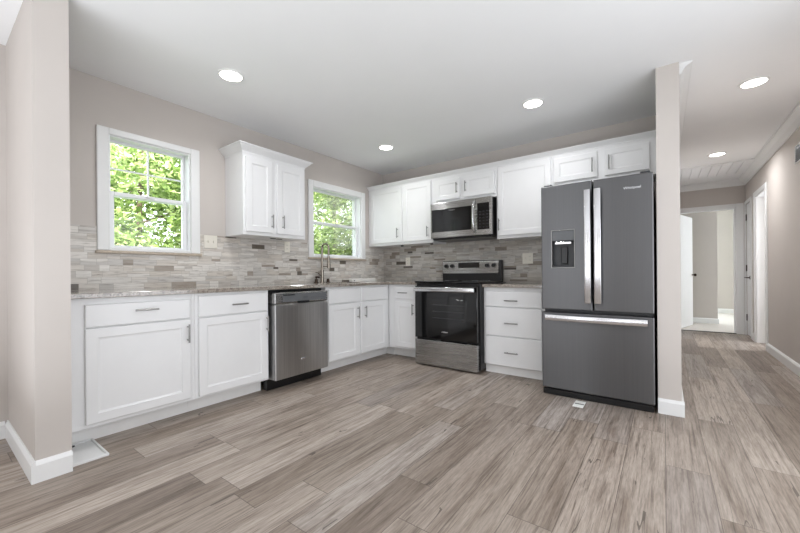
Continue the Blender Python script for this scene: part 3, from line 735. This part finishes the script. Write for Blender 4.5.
# end opening
r = thing('door_1', 'white door standing open beyond the opening at the hallway end', 'door', (3.515, YE+0.125, 0), 0, kind='structure')
a = math.radians(74)
leaf = MB(); leaf.box(0, -0.035, 0.012, 0.72, 0, 2.0, 0.002)
lo = leaf.build('door_leaf', M['trim'], r); lo.rotation_euler = (0, 0, a)
b = MB(); b.cyl((0.665, -0.036, 0.94), (0.665, -0.075, 0.94), 0.011); b.sph((0.665, -0.085, 0.94), 0.027, (1, 0.8, 1)); b.build('door_knob', M['bronze'], lo, True)
b = MB()
b.box(3.50-0.062, YE-0.018, 0, 3.50, YE, 2.02+0.062, 0.004); b.box(4.245, YE-0.018, 0, XW-0.020, YE, 2.02+0.062, 0.004); b.box(3.50, YE-0.018, 2.02, 4.245, YE, 2.02+0.062, 0.004)
b.box(3.50, YE, 0, 3.515, YE+0.12, 2.02); b.box(4.23, YE, 0, 4.245, YE+0.12, 2.02); b.box(3.515, YE, 2.005, 4.23, YE+0.12, 2.02)
b.build('door_casing', M['trim'], r).location = (-3.515, -YE-0.125, 0)
MB().box(3.50, YE-0.02, 0.0005, 4.245, YE+0.03, 0.008, 0.002).build('threshold', M['black'], r).location = (-3.515, -YE-0.125, 0)
# closet door in the right wall
r = thing('door_2', 'closed narrow white door with dark lever in the right wall at the hallway end', 'door', (XW, DC[0], 0), 0, kind='structure')
b = MB(); casing_y(b, 0, -1, 0, DC[1]-DC[0], 2.05, 0.045); b.build('door_casing', M['trim'], r)
w = DC[1]-DC[0]
lo = MB().box(0.004, 0.006, 0.012, 0.038, w-0.006, 2.044, 0.002).build('door_leaf', M['trim'], r)
for z in (0.28, 1.05, 1.84): MB().box(-0.008, w-0.03, z-0.05, 0.0045, w-0.002, z+0.05, 0.002).build('hinge', M['bronze'], lo)
b = MB(); b.cyl((0.004, 0.05, 0.905), (-0.018, 0.05, 0.905), 0.026); b.tube([(-0.018, 0.05, 0.905), (-0.05, 0.05, 0.905), (-0.055, 0.09, 0.905), (-0.055, 0.19, 0.905)], 0.008, 8); b.build('door_handle', M['bronze'], lo, True)
# side doorway, its door folded back into the side room
r = thing('door_3', 'white door open into the side room off the right hallway wall', 'door', (XW, DR[0], 0), 0, kind='structure')
w = DR[1]-DR[0]
b = MB(); casing_y(b, 0, -1, 0, w, 2.05, 0.060)
b.box(0, 0, 0, 0.12, 0.015, 2.05); b.box(0, w-0.015, 0, 0.12, w, 2.05); b.box(0, 0.015, 2.035, 0.12, w-0.015, 2.05)
b.build('door_casing', M['trim'], r)
lo = MB().box(0.122, w-0.05, 0.012, 0.66, w-0.016, 2.03, 0.002).build('door_leaf', M['trim'], r)
for z in (0.28, 1.84): MB().box(0.112, w-0.056, z-0.05, 0.13, w-0.0495, z+0.05, 0.001).build('hinge', M['bronze'], lo)

# ------------------------------------------------------------------ small things
r = thing('wall_vent', 'small white-framed dark grille high on the right wall at the picture edge', 'vent', (XW, 0.888, 2.125), 0)
b = MB(); w, h, t = 0.10, 0.085, 0.009
b.box(-0.012, -w, -h, 0, -w+t, h, 0.003); b.box(-0.012, w-t, -h, 0, w, h, 0.003); b.box(-0.012, -w+t, -h, 0, w-t, -h+t, 0.003); b.box(-0.012, -w+t, h-t, 0, w-t, h, 0.003)
b.build('frame', M['whiteplastic'], r)
b = MB(); b.box(-0.003, -w+t, -h+t, -0.0005, w-t, h-t)
for k in range(6): b.box(-0.010, -w+t, -h+t+0.010+0.02*k, -0.004, w-t, -h+t+0.016+0.02*k)
b.build('grille', M['darkgrey'], r)

r = thing('floor_vent', 'white floor vent cover on the planks beside the left wall end', 'vent', (0.655, -3.535, 0))
b = MB(); hx, hy = 0.158, 0.078
b.box(-hx, -hy, 0.0, hx, hy, 0.006, 0.002)
b.build('base_plate', M['trim'], r)
b = MB()
for (x0, y0, x1, y1) in ((-hx, -hy, hx, -hy+0.012), (-hx, hy-0.012, hx, hy), (-hx, -hy+0.012, -hx+0.012, hy-0.012), (hx-0.012, -hy+0.012, hx, hy-0.012)): b.box(x0, y0, 0.006, x1, y1, 0.014, 0.002)
b.build('rim', M['trim'], r)
MB().cyl((-0.125, -0.02, 0.006), (-0.125, -0.02, 0.012), 0.008).build('screw', M['black'], r)
r = thing('paper_tag', 'small white printed tag lying on the floor under the refrigerator front', 'tag', (2.795, -1.10, 0))
MB().box(-0.036, -0.075, 0.0005, 0.036, 0.075, 0.0022).build('card', M['paper'], r)
MB().box(-0.030, -0.008, 0.0022, 0.032, 0.012, 0.0026).build('printed_stripe', M['ink'], r)

# ------------------------------------------------------------------ outside the windows
tag(MB().box(-30, -20, -0.35, -0.4, 25, -0.30).build('ground_lawn', M['grass']), 'green lawn outside the windows', 'lawn', kind='structure')
def tree(label, x, y, zc, rx, ry, rz, n, mat, seed, trunk=0.12, name='tree'):
    rnd = random.Random(seed)
    r = thing(name, label, 'tree', (x, y, -0.30), 0, 'trees outside the windows')
    if trunk:
        b = MB(); b.tube([(0, 0, 0), (0.05, 0.02, zc*0.5), (-0.03, 0.05, zc+0.3), (0.0, 0.1, zc+rz*0.7)], [trunk, trunk*0.8, trunk*0.6, trunk*0.2], 10)
        for k in range(7):
            a = rnd.uniform(0, 2*PI); z = zc + rz*rnd.uniform(-0.5, 0.4); l = rnd.uniform(0.5, 0.85)
            b.tube([(0, 0.03, z), (rx*l*0.5*math.cos(a), ry*l*0.5*math.sin(a), z+0.25), (rx*l*math.cos(a), ry*l*math.sin(a), z+0.4)], [trunk*0.35, trunk*0.2, trunk*0.07], 6)
        b.build('trunk', M['bark'], r, True)
    vs, fs = [], []
    clumps = []
    for k in range(46):
        while True:
            p = Vector((rnd.uniform(-1, 1), rnd.uniform(-1, 1), rnd.uniform(-1, 1)))
            if 0.35 < p.length < 1: break
        clumps.append((p, rnd.uniform(0.16, 0.34)))
    for i in range(n):
        c, s = rnd.choice(clumps); q = Vector((rnd.gauss(0, 1), rnd.gauss(0, 1), rnd.gauss(0, 0.8)))*s*0.6 + c
        p = Vector((q.x*rx, q.y*ry, zc + q.z*rz + 0.30*0))
        d = Vector((rnd.gauss(0, 1), rnd.gauss(0, 1), rnd.gauss(-0.3, 0.6))).normalized(); u = d.cross(Vector((rnd.gauss(0, .5), rnd.gauss(0, .5), 1))).normalized()
        nn = d.cross(u); L = rnd.uniform(0.07, 0.14); wd = L*0.30
        k = len(vs)
        vs += [p, p + d*L*0.45 + u*wd + nn*0.012, p + d*L, p + d*L*0.45 - u*wd + nn*0.012]
        fs.append((k, k+1, k+2, k+3))
    me = bpy.data.meshes.new('foliage'); me.from_pydata([tuple(v) for v in vs], [], fs); me.materials.append(mat)
    o = bpy.data.objects.new('foliage', me); COL.objects.link(o); o.parent = r
    return r
tree('broad leafy tree filling the left window', -3.6, -1.95, 2.25, 1.4, 1.6, 1.75, 21000, M['leaf_a'], 1, 0.06)
tree('darker leafy tree seen behind the left window tree', -8.2, 0.6, 3.4, 2.0, 2.2, 2.5, 11000, M['leaf_b'], 2)
tree('leafy tree filling the window above the sink', -3.4, 2.2, 2.4, 1.6, 1.9, 2.0, 21000, M['leaf_a'], 3, 0.06)
tree('darker leafy tree seen behind the sink window tree', -8.2, 6.6, 3.3, 2.2, 2.4, 2.6, 11000, M['leaf_b'], 4)
